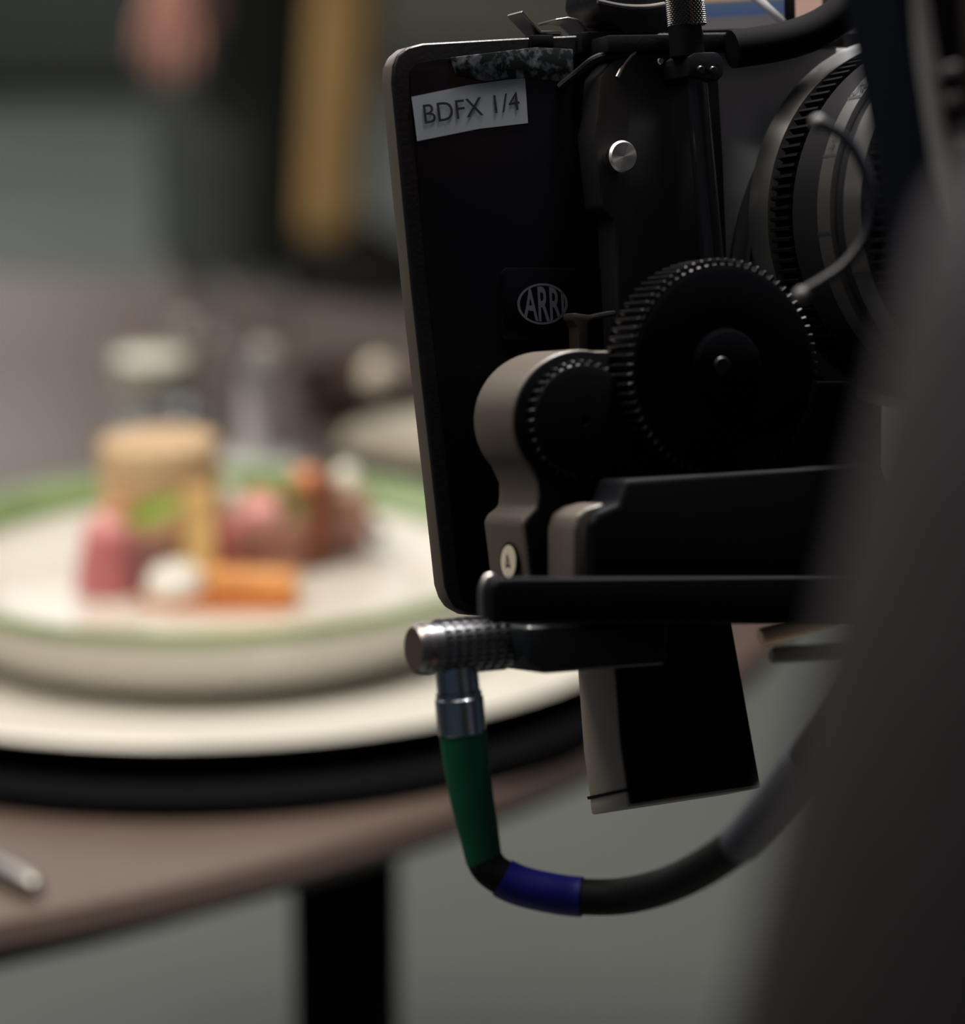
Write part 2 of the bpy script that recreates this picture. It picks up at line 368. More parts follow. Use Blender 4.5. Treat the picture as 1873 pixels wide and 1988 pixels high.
float_bits('cream_glint', 'pale cream highlight ball on the meat nearest the tan tower', 444, 966, 0.0068, GLINTM, dk - 0.022)
float_bits('cream_glint', 'pale cream highlight ball on the rightmost pinkish slice', 673, 927, 0.0066, GLINTM, dk - 0.012)
float_bits('caper', 'tiny dark round bit beside the pale meat slice', 733, 1030, 0.0035, mat('caper_dark', (0.03, 0.04, 0.03), 0.4), dk + 0.01)
leaf('herb_sprig', 'green herb blade across the top of the meat block', at(480, 962, dk), at(608, 985, dk), 0.004, HERB)
leaf('herb_leaf', 'olive green leaf between the pink meat top and dark slice', at(535, 1000, dk - 0.004), at(612, 985, dk - 0.004), 0.0065, mat('herb_olive', (0.17, 0.15, 0.05), 0.5, var=0.2, scale=60))
leaf('herb_tip', 'dark green herb tip standing above the dark brown slice', at(632, 935, dk), at(660, 893, dk), 0.003, mat('herb_dark', (0.045, 0.12, 0.02), 0.5))

# ------------------------------------------------------------------ things further back on the table
GLASS = mat('clear_glass', (0.95, 0.97, 0.97), 0.03, trans=1.0, ior=1.45)
WATER = mat('water', (0.95, 0.98, 0.98), 0.02, trans=1.0, ior=1.33)
FROST = mat('frosted_glass', (0.80, 0.81, 0.82), 0.35, trans=0.35)
def wine_glass(px, py, s, label, stem_m=GLASS, sr_=0.004):
    p = tp(px, py, TZ + 0.0005)
    t = thing('wine_glass', label, 'glass', Matrix.Translation(p), 'stemmed glasses behind the plate')
    b = BM(); lathe(b, [(0, 0), (0.030 * s, 0), (0.030 * s, 0.0015), (0.012 * s, 0.004), (sr_ * s, 0.010), (sr_ * s, 0.062 * s), (0, 0.062 * s)], 40); obj('stem', b, stem_m, t)
    b = BM(); lathe(b, [(0, 0.0622 * s), (0.014 * s, 0.066 * s), (0.026 * s, 0.080 * s), (0.0285 * s, 0.100 * s), (0.024 * s, 0.132 * s), (0.023 * s, 0.132 * s), (0.0272 * s, 0.100 * s), (0.0246 * s, 0.081 * s), (0.013 * s, 0.068 * s), (0, 0.0645 * s)], 40); obj('bowl', b, GLASS, t)
wine_glass(497, 900, 0.88, 'clear glass with a thick pale stem behind the plate, nearest the black filter stage', FROST, 0.0100)
wine_glass(352, 800, 0.74, 'clear stemmed glass straight behind the tan tower')
p = tp(298, 836, TZ + 0.0005)
t = thing('candle_holder', 'low clear glass tumbler with white wax behind the tan tower', 'candle', Matrix.Translation(p))
b = BM(); lathe(b, [(0, 0), (0.022, 0), (0.025, 0.004), (0.026, 0.050), (0.0247, 0.050), (0.0237, 0.006), (0, 0.004)], 40); obj('tumbler', b, GLASS, t)
b = BM(); lathe(b, [(0, 0.0275), (0.0228, 0.027), (0.0236, 0.046), (0.018, 0.0475), (0, 0.047)], 40); o = obj('wax', b, mat('white_wax', (0.82, 0.80, 0.70), 0.5), t); o['label'] = 'white wax'
BROWNW = mat('dark_walnut', (0.045, 0.026, 0.019), 0.4, var=0.3, scale=30)
p = tp(712, 790, TZ + 0.0005)
b = BM(); lathe(b, [(0, 0), (0.034, 0), (0.043, 0.006), (0.050, 0.022), (0.0485, 0.0225), (0.040, 0.008), (0, 0.004)], 48)
tag(obj('wooden_bowl', b, BROWNW, None, Matrix.Translation(p)), 'dark brown wooden bowl beside the black filter stage behind the plate', 'bowl')
b = BM(); lathe(b, [(0, 0), (0.006, 0), (0.0105, 0.006), (0.0115, 0.012), (0.009, 0.020), (0.003, 0.024), (0, 0.0245)], 32)
tag(obj('bowl_glint', b, mat('glint_cream', (0.80, 0.74, 0.62), 0.2, coat=0.5), None, Matrix.Translation(p + Vector((0.007, 0.012, 0.0045)))), 'small cream round shaker ball standing for a highlight in the dark wooden bowl', 'glint')  # pale ball paints a bright highlight in the bowl
p = tp(893, 897, TZ)
b = BM(); lathe(b, [(0, 0.0005), (0.040, 0.0005), (0.046, 0.003), (0.068, 0.013), (0.070, 0.016), (0.067, 0.0165), (0.045, 0.008), (0, 0.0065)], 72)
tag(obj('side_plate', b, mat('ivory_china', (0.44, 0.39, 0.29), 0.3, coat=0.3), None, Matrix.Translation(p)), 'small ivory side plate half hidden behind the black filter stage', 'plate')
t = thing('table_knife', 'metal knife with a round handle end on the bare wood in front', 'cutlery', Matrix.Translation(tp(-60, 1650, TZ)))
e0 = tp(72, 1722, TZ + 0.005) - tp(-60, 1650, TZ); e1 = tp(-380, 1500, TZ + 0.005) - tp(-60, 1650, TZ); mid = e0 * 0.25 + e1 * 0.75
hd = e0 + (e1 - e0) * 0.45
b = BM(); tube(b, [e0, e0 + (hd - e0) * 0.06, e0 + (hd - e0) * 0.5, hd], [0.0028, 0.0045, 0.004, 0.003], 16); obj('handle', b, STEEL, t)
b = BM(); tube(b, [hd, hd + (e1 - hd) * 0.4, hd + (e1 - hd) * 0.85, e1], [0.003, 0.0045, 0.0042, 0.001], 12); bmesh.ops.scale(b, vec=(1, 1, 0.3), verts=b.verts, space=Matrix.Translation(-Vector((0, 0, hd.z)))); obj('blade', b, STEEL, t)

# ------------------------------------------------------------------ people in the background
SKIN = mat('skin', (0.62, 0.31, 0.25), 0.5, var=0.06, scale=20)
HAIR = mat('dark_hair', (0.03, 0.02, 0.015), 0.6)
def hand_chains(V, E, R, wrist_i, wrist, direction, side, out, s=1.0):
    """palm and five bent fingers growing from the wrist vertex"""
    d = Vector(direction).normalized(); sd = Vector(side).normalized(); ot = Vector(out).normalized()
    def add(p, r, frm): V.append(p); R.append(r); E.append((frm, len(V) - 1)); return len(V) - 1
    pm = add(wrist + d * 0.045 * s, (0.030 * s, 0.016 * s), wrist_i)
    for off, L, r in ((-0.030, 0.070, 0.0085), (-0.010, 0.082, 0.009), (0.010, 0.078, 0.009), (0.029, 0.060, 0.0078)):
        k = add(wrist + d * 0.092 * s + sd * off * s, r * s, pm)
        k = add(wrist + d * (0.092 + L * 0.5) * s + sd * off * 1.05 * s + ot * 0.008 * s, r * 0.92 * s, k)
        add(wrist + d * (0.092 + L * 0.92) * s + sd * off * s + ot * 0.026 * s, r * 0.75 * s, k)
    k = add(wrist + d * 0.040 * s - sd * 0.038 * s + ot * 0.012 * s, 0.011 * s, pm)
    k = add(wrist + d * 0.075 * s - sd * 0.050 * s + ot * 0.024 * s, 0.010 * s, k)
    add(wrist + d * 0.100 * s - sd * 0.048 * s + ot * 0.034 * s, 0.008 * s, k)
def head_parts(root, hp, face_dir, hair_m):
    """hair and facial features on a head centred at hp"""
    f = Vector(face_dir).normalized(); s = f.cross(Z).normalized()
    mx = Matrix(((s.x, f.x, 0, hp.x), (s.y, f.y, 0, hp.y), (s.z, f.z, 1, hp.z), (0, 0, 0, 1)))
    b = BM(); bmesh.ops.create_uvsphere(b, u_segments=24, v_segments=16, radius=1)
    bmesh.ops.delete(b, geom=[v for v in b.verts if v.co.z < -0.25 or (v.co.y > 0.45 and v.co.z < 0.5)], context='VERTS')
    bmesh.ops.scale(b, vec=(0.083, 0.104, 0.125), verts=b.verts); obj('hair', b, hair_m, root, mx)
def standing(name, label, foot, face_deg, shirt_m, trouser_m, shoe_m, shoe_h=0.075, hem=0.05):
    t = thing(name, label, 'person', Matrix.Translation(foot) @ Matrix.Rotation(math.radians(face_deg), 4, 'Z'))
    V = [Vector(v) for v in [(0, 0, 0.95), (0, 0, 1.12), (0, 0, 1.32), (0, 0, 1.45), (0, 0.005, 1.52), (0, 0.02, 1.60), (0, 0.03, 1.70), (0, 0.015, 1.77)]]
    R = [(0.15, 0.11), (0.13, 0.10), (0.15, 0.11), (0.085, 0.07), 0.052, 0.065, 0.080, 0.055]
    E = [(i, i + 1) for i in range(7)]
    for sx in (-1, 1):
        n = len(V)
        V += [Vector((sx * 0.10, 0, 0.88)), Vector((sx * 0.105, 0.01, 0.50)), Vector((sx * 0.105, -0.02, 0.10)), Vector((sx * 0.106, 0.0, 0.045))]
        R += [0.085, 0.055, 0.030, 0.018]; E += [(0, n), (n, n + 1), (n + 1, n + 2), (n + 2, n + 3)]
        n = len(V)
        V += [Vector((sx * 0.17, 0, 1.40)), Vector((sx * 0.235, -0.02, 1.14)), Vector((sx * 0.25, 0.04, 0.91))]
        R += [0.055, 0.042, 0.027]; E += [(2, n), (n, n + 1), (n + 1, n + 2)]
        hand_chains(V, E, R, n + 2, V[n + 2], (0.02 * sx, 0.10, -1), (0, 1, 0.08), (-sx, 0.1, 0), 0.92)
    body = skinned('body', V, E, R, SKIN, None, 2); body.parent = t
    lv = [Vector((0, 0, 0.98)), Vector((0, 0, 1.06))]; lr = [(0.165, 0.125), (0.15, 0.115)]; le = [(0, 1)]
    for sx in (-1, 1):
        n = len(lv)
        lv += [Vector((sx * 0.10, 0, 0.86)), Vector((sx * 0.105, 0.01, 0.50)), Vector((sx * 0.105, -0.015, 0.30)), Vector((sx * 0.105, -0.02, hem))]
        lr += [0.098, 0.082, 0.078, 0.076]; le += [(0, n), (n, n + 1), (n + 1, n + 2), (n + 2, n + 3)]
    o = skinned('trousers', lv, le, lr, trouser_m); o.parent = t
    sv = [Vector((0, 0, 1.03)), Vector((0, 0, 1.18)), Vector((0, 0, 1.34)), Vector((0, 0, 1.46))]; sr = [(0.165, 0.125), (0.15, 0.12), (0.168, 0.125), (0.08, 0.075)]; se = [(0, 1), (1, 2), (2, 3)]
    for sx in (-1, 1):
        n = len(sv); sv += [Vector((sx * 0.175, 0, 1.40)), Vector((sx * 0.235, -0.02, 1.14)), Vector((sx * 0.249, 0.03, 0.96))]; sr += [0.07, 0.056, 0.042]; se += [(2, n), (n, n + 1), (n + 1, n + 2)]
    o = skinned('shirt', sv, se, sr, shirt_m); o.parent = t
    for sx in (-1, 1):
        b = BM(); pts = [(-0.045, -0.075), (0.045, -0.075), (0.050, 0.06), (0.040, 0.16), (0.0, 0.195), (-0.040, 0.16), (-0.050, 0.06)]
        prism(b, pts, 0.0, shoe_h, 0.018, 3)
        for v in b.verts:
            if v.co.z > 0.03 and v.co.y > 0.06: v.co.z -= (v.co.y - 0.06) * 0.30 * shoe_h / 0.075
        o = obj('shoe', b, shoe_m, None); o.parent = t; o.location = (sx * 0.105, 0, 0)
    head_parts(t, Vector((0, 0.02, 1.70)), (0, 1, 0), HAIR)
    for ch in t.children:
        if ch.name.startswith('hair'): ch.matrix_parent_inverse = Matrix.Identity(4); ch.matrix_local = Matrix.Translation((0, 0.02, 1.70))
    return t
DKT = mat('dark_green_trousers', (0.03, 0.036, 0.032), 0.85, var=0.2, scale=30)
MUS = mat('mustard_trousers', (0.44, 0.275, 0.105), 0.85, var=0.12, scale=30)
BSHOE = mat('black_shoe', (0.012, 0.010, 0.009), 0.4)
standing('person', 'person in dark trousers behind the table with one bare hand hanging down', Vector((-0.297, 3.70, 0)), 90, mat('dark_shirt', (0.05, 0.055, 0.055), 0.85), DKT, BSHOE)
pb = tp(652, 572, 0.0)
standing('person', 'person in mustard yellow trousers and black shoes standing far back', Vector((pb.x, pb.y, 0)), -90, mat('grey_shirt', (0.2, 0.2, 0.19), 0.85), MUS, BSHOE, 0.135, 0.12)
# low dark cabinet at the far wall
cb = thing('sideboard', 'low dark grey sideboard standing against the far wall', 'cabinet', Matrix.Translation((-1.55, 9.25, 0)))
DKC = mat('dark_cabinet', (0.085, 0.095, 0.092), 0.6)
b = BM(); box(b, (0, 0, 0.42), (1.5, 0.45, 0.76), 0.008); obj('body', b, DKC, cb)
for k in (-1, 1):
    b = BM(); box(b, (k * 0.37, -0.235, 0.43), (0.71, 0.02, 0.68), 0.004); d = obj('door', b, DKC, cb)
    b = BM(); box(b, (k * 0.06, -0.255, 0.5), (0.015, 0.02, 0.14), 0.004); obj('handle', b, STEEL, d)
for sx in (-0.7, 0.7):
    for sy in (-0.18, 0.18):
        b = BM(); box(b, (sx, sy, 0.02), (0.05, 0.05, 0.04), 0.004); obj('foot', b, BLKM, cb)

# ------------------------------------------------------------------ filter stage (matte box) on the cinema rig
mb = thing('matte_box', 'black filter stage with a white paper label on its rear face', 'camera accessory', RIG.copy())
def rig(name, bm, m, parent=mb, smooth=35):
    bmesh.ops.recalc_face_normals(bm, faces=bm.faces)
    me = bpy.data.meshes.new(name); bm.to_mesh(me); bm.free()
    o = link(name, me, m, None, None, smooth)
    if parent: o.parent = parent
    else: o.matrix_world = RIG.copy()
    return o
# frame: rounded slab, thin
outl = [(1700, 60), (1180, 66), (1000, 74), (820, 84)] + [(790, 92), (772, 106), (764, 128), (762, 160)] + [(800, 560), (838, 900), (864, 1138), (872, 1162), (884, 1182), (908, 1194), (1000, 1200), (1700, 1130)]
b = BM(); prism(b, rps(outl, 0), -0.0078, 0.0, 0.0022, 3); rig('frame', b, mat('frame_lit_edge', (0.10, 0.086, 0.076), 0.36, spec=0.6))  # lighter grey stands for plate light reflected along the left flank
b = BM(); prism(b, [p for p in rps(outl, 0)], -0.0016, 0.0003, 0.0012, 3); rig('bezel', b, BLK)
inset = [(1690, 96), (1180, 100), (1000, 106), (850, 114), (806, 122), (794, 140), (795, 180), (830, 560), (866, 900), (890, 1140), (900, 1168), (930, 1180), (1690, 1110)]
b = BM(); prism(b, rps(inset, 0.0004), -0.0005, 0.0006, 0.0004); rig('filter_tray', b, GLOSS)
# hood in front of it
hood = rps([(1690, 120), (900, 140), (960, 1120), (1690, 1080)], -0.02)
b = BM()
hb = []
for sc_, w in ((1.0, -0.0075), (1.0, -0.02), (1.04, -0.06)):
    c = sum(hood, Vector()) / 4
    hb.append([b.verts.new((c.x + (p.x - c.x) * sc_ * 0.93, c.y + (p.y - c.y) * sc_ * 0.93, w)) for p in hood])
for A, B in zip(hb, hb[1:]):
    for i in range(4): b.faces.new((A[i], A[(i + 1) % 4], B[(i + 1) % 4], B[i]))
rig('hood', b, BLKM)
# velcro wear along the top
b = BM(); prism(b, rps([(872, 112), (1040, 92), (1110, 96), (1112, 140), (1085, 158), (1020, 152), (940, 158), (885, 146)], 0.0008), 0.0006, 0.0014, 0.0003); o = rig('velcro_strip', b, LINT); o['label'] = 'grey speckled worn strip'
# label
q = [(799, 188), (905, 166), (1018, 150), (1021, 190), (1024, 239), (930, 250), (810, 274)]
b = BM(); prism(b, rps(q, 0.0007), 0.0006, 0.00095); lab = rig('label', b, PAPER, smooth=0); lab['label'] = 'white paper label'
b = text_mesh('BDFX 1/4', quad_fn((820, 203), (1006, 178), (1010, 213), (825, 241), 0.0011)); rig('lettering', b, INK, lab, 0)
# emblem on a slightly raised door
b = BM(); prism(b, rps(round_rect(972, 520, 1205, 664, 14), 0.0012), 0.0006, 0.0016, 0.0004); dr = rig('door_plate', b, GLOSS)
ec, ex, ey = (1053, 590), 49, 40
def ell(sx, sy, w): return rp(ec[0] + ex * sx, ec[1] - ey * sy + 4 * sx * 0, w)
b = BM(); n = 40
ri = [b.verts.new(ell(0.90 * math.cos(2 * math.pi * k / n), 0.90 * math.sin(2 * math.pi * k / n), 0.0018)) for k in range(n)]
ro = [b.verts.new(ell(math.cos(2 * math.pi * k / n), math.sin(2 * math.pi * k / n), 0.0018)) for k in range(n)]
for k in range(n): b.faces.new((ri[k], ri[(k + 1) % n], ro[(k + 1) % n], ro[k]))
em = rig('emblem', b, EMB, dr, 0); em['label'] = 'oval emblem with tall letters'
def emb_fn(s, t):
    x = -0.80 + 1.6 * s; h = 0.86 * math.sqrt(max(0, 1 - (x * 0.93) ** 2)); y = -h + 2 * h * t
    return ell(x + 0.05 - 0.04 * y, y, 0.0018)
b = text_mesh('ARRI', emb_fn, 0.018)
l2 = rig('emblem_lettering', b, EMB, dr, 0)
# raised side body to the right of the tray, with stepped left edge
side = [(1190, 118), (1166, 150), (1160, 225), (1153, 262), (1160, 330), (1168, 402), (1192, 428), (1196, 520), (1204, 700), (1420, 700), (1404, 300), (1392, 100), (1235, 104)]
b = BM(); prism(b, rps(side, 0.010), 0.0005, 0.010, 0.0009, 2); rig('side_body', b, mat('side_satin', (0.016, 0.016, 0.018), 0.32, spec=0.5))
b = BM(); tube(b, spline([rp(1085, 170, 0.001), rp(1120, 142, 0.004), rp(1152, 116, 0.008), rp(1180, 108, 0.009), rp(1225, 104, 0.010)], 5), 0.0011, 10); rig('ridge', b, BLK)
b = BM(); tube(b, spline([rp(1198, 150, 0.0105), rp(1212, 124, 0.0105), rp(1232, 100, 0.0105)], 5), 0.0006, 8); rig('spring', b, STEEL)
# matte rear panel right of the rod
b = BM(); prism(b, rps([(1390, 102), (1530, 97), (1700, 92), (1700, 640), (1404, 640)], 0.008), 0.0005, 0.008, 0.0005); rig('rear_panel', b, PANEL)
b = BM(); prism(b, rps([(1180, 68), (1640, 62), (1640, 92), (1395, 98), (1180, 101)], 0.012), 0.0, 0.012, 0.0006); rig('top_rail', b, BLK)
# round rear collar around the lens
cc = rp(1878, 589, 0.010)
mxc = Matrix.Translation((cc.x, cc.y, 0))
b = BM(); lathe(b, [(0.0750, 0.004), (0.0750, 0.0165), (0.0744, 0.0172), (0.0735, 0.0168), (0.0665, 0.020), (0.0650, 0.0208), (0.0640, 0.020), (0.060, 0.014), (0.060, 0.004)], 160, mxc, cap=False)
rig('collar', b, mat('collar_rubber', (0.028, 0.028, 0.03), 0.33, spec=0.6))
# silver retaining knob
kc = rp(1208, 304, 0.016)
kn = BM(); lathe(kn, [(0, 0), (0.0026, 0), (0.0026, 0.004), (0.0040, 0.0045), (0.0041, 0.0065), (0.0036, 0.0072), (0, 0.0072)], 40)
o = rig('knob', kn, SILV); o.location = (kc.x, kc.y, 0.0098); o['label'] = 'silver brushed round knob'
# stem with knurled head
SB = Vector(rp(1346, 130, 0.019))
def rodp(py): 
    k = (py - 130) / 380.0
    return rp(1346 + 36 * k, py, 0.019)
b = BM(); cyl(b, rp(1384, 520, 0.019), rp(1342, 60, 0.019), 0.0030, seg=24); st = rig('adjusting_stem', b, mat('stem_black', (0.008, 0.008, 0.01), 0.22, spec=0.6))
b = BM(); cyl(b, rp(1333, 112, 0.019), rp(1329, 46, 0.019), 0.0043, 0.0043, 28, 0.0004); rig('stem_neck', b, BLKM, st)
b = BM(); p0, p1 = rp(1334, 50, 0.019), rp(1326, -40, 0.019)
kd = (p1 - p0); kn_ = 26; rows = 22
for i in range(kn_):
    a = 2 * math.pi * i / kn_
    for j in range(rows):
        aa = a + (j % 2) * math.pi / kn_
        e1_ = kd.normalized().orthogonal().normalized(); e2_ = kd.normalized().cross(e1_)
        n_ = e1_ * math.cos(aa) + e2_ * math.sin(aa)
        c_ = p0 + kd * ((j + 0.5) / rows) + n_ * 0.0047
        tt = BM(); bmesh.ops.create_cone(tt, cap_ends=True, segments=4, radius1=0.00062, radius2=0.0001, depth=0.0007)
        merge(b, tt, Matrix.Translation(c_) @ n_.to_track_quat('Z', 'Y').to_matrix().to_4x4())
cyl(b, p0, p1, 0.0046, seg=32)
rig('knurled_knob', b, mat('knurl_metal', (0.13, 0.13, 0.13), 0.35, metal=1), st, 20)
b = BM(); prism(b, rps([(1326, 112), (1338, 104), (1382, 103), (1394, 114), (1394, 148), (1384, 160), (1326, 150)], 0.021), 0.008, 0.024, 0.001); cl = rig('stem_clamp', b, BLK)
for px, py in ((1358, 136), (1382, 137)):
    c = rp(px, py, 0.0245); b = BM(); cyl(b, c, c + Vector((0, 0, 0.001)), 0.0011, seg=16, bev=0.0003); rig('screw', b, BLK, cl)
for px, py, r in ((1279, 119, 0.0010),):
    c = rp(px, py, 0.0102); b = BM(); cyl(b, c - Vector((0, 0, 0.0004)), c + Vector((0, 0, 0.0012)), r, seg=16, bev=0.0003); rig('screw', b, SILV)
# latch on the left edge
b = BM(); prism(b, rps([(799, 545), (806, 548), (822, 742), (814, 738)], -0.004), -0.009, -0.001, 0.0004); rig('edge_latch', b, BLKM)
# bent clips on the top edge
def strip(pts, w0, w1, th):
    bm = BM(); P = rps(pts, (w0 + w1) / 2); L = [Vector((p.x, p.y, 0)) for p in P]; up, dn = [], []
    for i, p in enumerate(L):
        d = (L[min(i + 1, len(L) - 1)] - L[max(i - 1, 0)]).normalized(); nrm = Vector((-d.y, d.x, 0))
        up.append(p + nrm * th / 2); dn.append(p - nrm * th / 2)
    prism(bm, [(p.x, p.y) for p in up + dn[::-1]], w0, w1, 0.0001, 1); return bm
CLIP = mat('clip_steel', (0.28, 0.26, 0.25), 0.35, metal=1)
rig('clip', strip([(999, 26), (1036, 66), (1074, 66), (1076, 76)], -0.010, -0.002, 0.0007), CLIP)
rig('clip', strip([(1062, 44), (1085, 40), (1104, 44), (1124, 62), (1210, 61), (1214, 72)], -0.012, -0.002, 0.0007), CLIP)
b = BM(); prism(b, rps([(1030, 68), (1074, 68), (1076, 92), (1030, 94)], 0.001), -0.006, 0.0012, 0.0004); rig('clip_base', b, BLKM)
b = BM(); prism(b, rps([(1122, 64), (1212, 62), (1230, 100), (1122, 104)], 0.001), -0.006, 0.003, 0.0004); rig('clip_base', b, BLKM)
b = BM(); prism(b, rps([(1160, -30), (1300, -30), (1300, 62), (1215, 68), (1172, 34), (1158, 4)], 0.006), -0.012, 0.006, 0.0012); rig('hinge_block', b, BLK)
b = BM(); tube(b, spline([rp(1160, 2, 0.007), rp(1210, 12, 0.007), rp(1256, 13, 0.007), rp(1290, 8, 0.007)], 6), 0.0006, 8); rig('hinge_pin', b, STEEL)
b = BM(); prism(b, rps([(1112, 607), (1150, 612), (1196, 602), (1198, 614), (1152, 621), (1142, 626), (1142, 690), (1124, 690), (1122, 636), (1112, 620)], 0.012), 0.0065, 0.012, 0.0006); rig('small_bracket', b, mat('bracket_dark', (0.035, 0.031, 0.028), 0.42))
# black strap arch at top right
b = BM(); tube(b, spline([rp(1420, 96, 0.016), rp(1520, 80, 0.018), rp(1600, 50, 0.02), rp(1680, -10, 0.024), rp(1740, -70, 0.03)], 6), 0.0050, 14); rig('top_arm', b, mat('arm_black', (0.003, 0.003, 0.004), 0.8, spec=0.08))

# ------------------------------------------------------------------ lens
LCW = 0.024                                         # where the first gear starts along the axis
lc = rp(1791, 430, LCW)
lm = RIG @ Matrix.Translation((lc.x, lc.y, 0))
ln = thing('cinema_lens', 'cinema lens with toothed rings and silver scale bands behind the filter stage', 'lens', lm)
def lens_part(name, bm, m, parent=ln, smooth=35):
    bmesh.ops.recalc_face_normals(bm, faces=bm.faces)
    me = bpy.data.meshes.new(name); bm.to_mesh(me); bm.free(); o = link(name, me, m, None, None, smooth); o.parent = parent; return o
LB = mat('lens_black', (0.012, 0.012, 0.014), 0.35, spec=0.5)
b = BM(); lathe(b, [(0.030, 0.0085), (0.0430, 0.0085), (0.0430, 0.155), (0.0400, 0.166), (0.030, 0.166), (0.030, 0.0085)], 96, cap=False); lens_part('barrel', b, LB)
b = BM(); lathe(b, [(0.0430, LCW - 0.007), (0.0495, LCW - 0.007), (0.0475, LCW - 0.001), (0.0430, LCW - 0.001)], 128, cap=False); o = lens_part('front_band', b, SCALE); o['label'] = 'satin silver band'
b = BM(); gear(b, (0, 0), LCW, LCW + 0.009, 0.0457, 0.0474, 108, 0.0); o = lens_part('focus_gear', b, BLKM, smooth=20)
b = BM(); lathe(b, [(0.0430, LCW + 0.0095), (0.0468, LCW + 0.0100), (0.0472, LCW + 0.0225), (0.0430, LCW + 0.0225)], 128, cap=False); lens_part('grip_band', b, LB)
b = BM(); lathe(b, [(0.0430, LCW + 0.023), (0.0478, LCW + 0.0232), (0.0478, LCW + 0.0290), (0.0430, LCW + 0.0292)], 128, cap=False); s1 = lens_part('scale_band', b, SCALE); s1['label'] = 'silver distance scale band'
b = BM(); lathe(b, [(0.0430, LCW + 0.0295), (0.0462, LCW + 0.0297), (0.0462, LCW + 0.0345), (0.0430, LCW + 0.0347)], 128, cap=False); lens_part('groove_band', b, LB)
b = BM(); lathe(b, [(0.0430, LCW + 0.0350), (0.0478, LCW + 0.0352), (0.0478, LCW + 0.0430), (0.0430, LCW + 0.0432)], 128, cap=False); s2 = lens_part('scale_band', b, SCALE); s2['label'] = 'silver iris scale band'
b = BM(); gear(b, (0, 0), LCW + 0.0436, LCW + 0.0525, 0.0457, 0.0474, 108, 0.0); lens_part('iris_gear', b, BLKM, smooth=20)
b = BM(); lathe(b, [(0.0430, LCW + 0.053), (0.0470, LCW + 0.054), (0.0470, LCW + 0.085), (0.0430, LCW + 0.088)], 96, cap=False); lens_part('rear_band', b, LB)
def on_band(a0, da, w0, dw, R):
    def f(s, t):
        a = math.radians(a0 - 0) - da * (t - 0.5)
        return Vector((R * math.cos(a), R * math.sin(a), w0 + dw * s))
    return f
b = text_mesh('24', on_band(134, -0.085, LCW + 0.0236, 0.0048, 0.04815)); lens_part('scale_figure', b, INK, s1, 0)
b = text_mesh('2', on_band(154, -0.05, LCW + 0.025, 0.0025, 0.04815)); lens_part('scale_figure', b, INK, s1, 0)
for a, w0, w1, par in ((137.5, 0.0232, 0.029, s1), (157.5, 0.0232, 0.029, s1), (181, 0.0232, 0.029, s1), (194, 0.0352, 0.043, s2), (213, 0.0352, 0.043, s2)):
    b = BM(); n_ = []
    for da in (-0.0055, 0.0055):
        for w in (w0, w1):
            aa = math.radians(a) + da; n_.append(b.verts.new((0.04815 * math.cos(aa), 0.04815 * math.sin(aa), LCW + w)))
    b.faces.new((n_[0], n_[1], n_[3], n_[2])); lens_part('scale_mark', b, INK, par, 0)

# ------------------------------------------------------------------ drive wheel and lens motor
gc = rp(1408, 716, 0.058)
dm = RIG @ Matrix.Translation((gc.x, gc.y, 0))
dw = thing('drive_gear', 'large black toothed drive wheel in front of the lens', 'gear', dm)
b = BM(); gear(b, (0, 0), 0.046, 0.0575, 0.0256, 0.0270, 72, 0.0002); lens_part('toothed_wheel', b, BLK, dw, 20)
b = BM(); lathe(b, [(0, 0.0565), (0.0245, 0.0575), (0.0250, 0.0582), (0.024, 0.0588), (0.010, 0.0585), (0.009, 0.0600), (0.006, 0.0610), (0, 0.0612)], 64); lens_part('hub', b, mat("hub_matte", (0.0015, 0.0015, 0.0025), 0.9, spec=0.02), dw)
c = Vector((-0.0030, 0.001, 0.0612)); b = BM(); cyl(b, c, c + Vector((0, 0, 0.0008)), 0.0022, seg=20, bev=0.0003); lens_part('axle_screw', b, BLK, dw)
b = BM(); cyl(b, (0, 0, 0.020), (0, 0, 0.047), 0.011, seg=32); lens_part('axle', b, BLK, dw)

MW0, MW1 = 0.026, 0.048
mo = thing('lens_motor', 'rounded grey lens motor with toothed pinion beside the large drive wheel', 'motor', RIG.copy())
prof = [(1262, 690), (1200, 680)] + arc(1130, 815, 134, 137, 78, 222, 22) + [(1046, 940), (1046, 960), (1044, 985), (1024, 1002), (1016, 1016), (1022, 1060), (1030, 1130), (1300, 1130), (1300, 760)]
b = BM(); prism(b, rps(prof, MW1), MW0, MW1 - 0.001, 0.0012, 3); rig('housing', b, HOUS, mo)
face = [(1258, 694), (1200, 684)] + arc(1131, 815, 131, 134, 78, 222, 22) + [(1048, 938), (1050, 962), (1046, 986), (1029, 1004), (1021, 1018), (1026, 1060), (1034, 1128), (1296, 1128), (1296, 764)]
b = BM(); prism(b, rps(face, MW1), MW1 - 0.0011, MW1, 0.0005, 2); rig('face_plate', b, BLKM, mo)
pc = rp(1133, 816, MW1 + 0.0025)
b = BM(); gear(b, pc, MW1, MW1 + 0.0024, 0.0136, 0.0146, 36, 0.0002); rig('pinion', b, BLK, mo, 20)
b = BM(); lathe(b, [(0, 0), (0.0134, 0), (0.0134, 0.0008), (0.0125, 0.001), (0.0012, 0.001), (0.001, 0.0004), (0, 0.0004)], 48, Matrix.Translation((pc.x, pc.y, MW1 + 0.0022))); rig('pinion_cap', b, BLKM, mo)
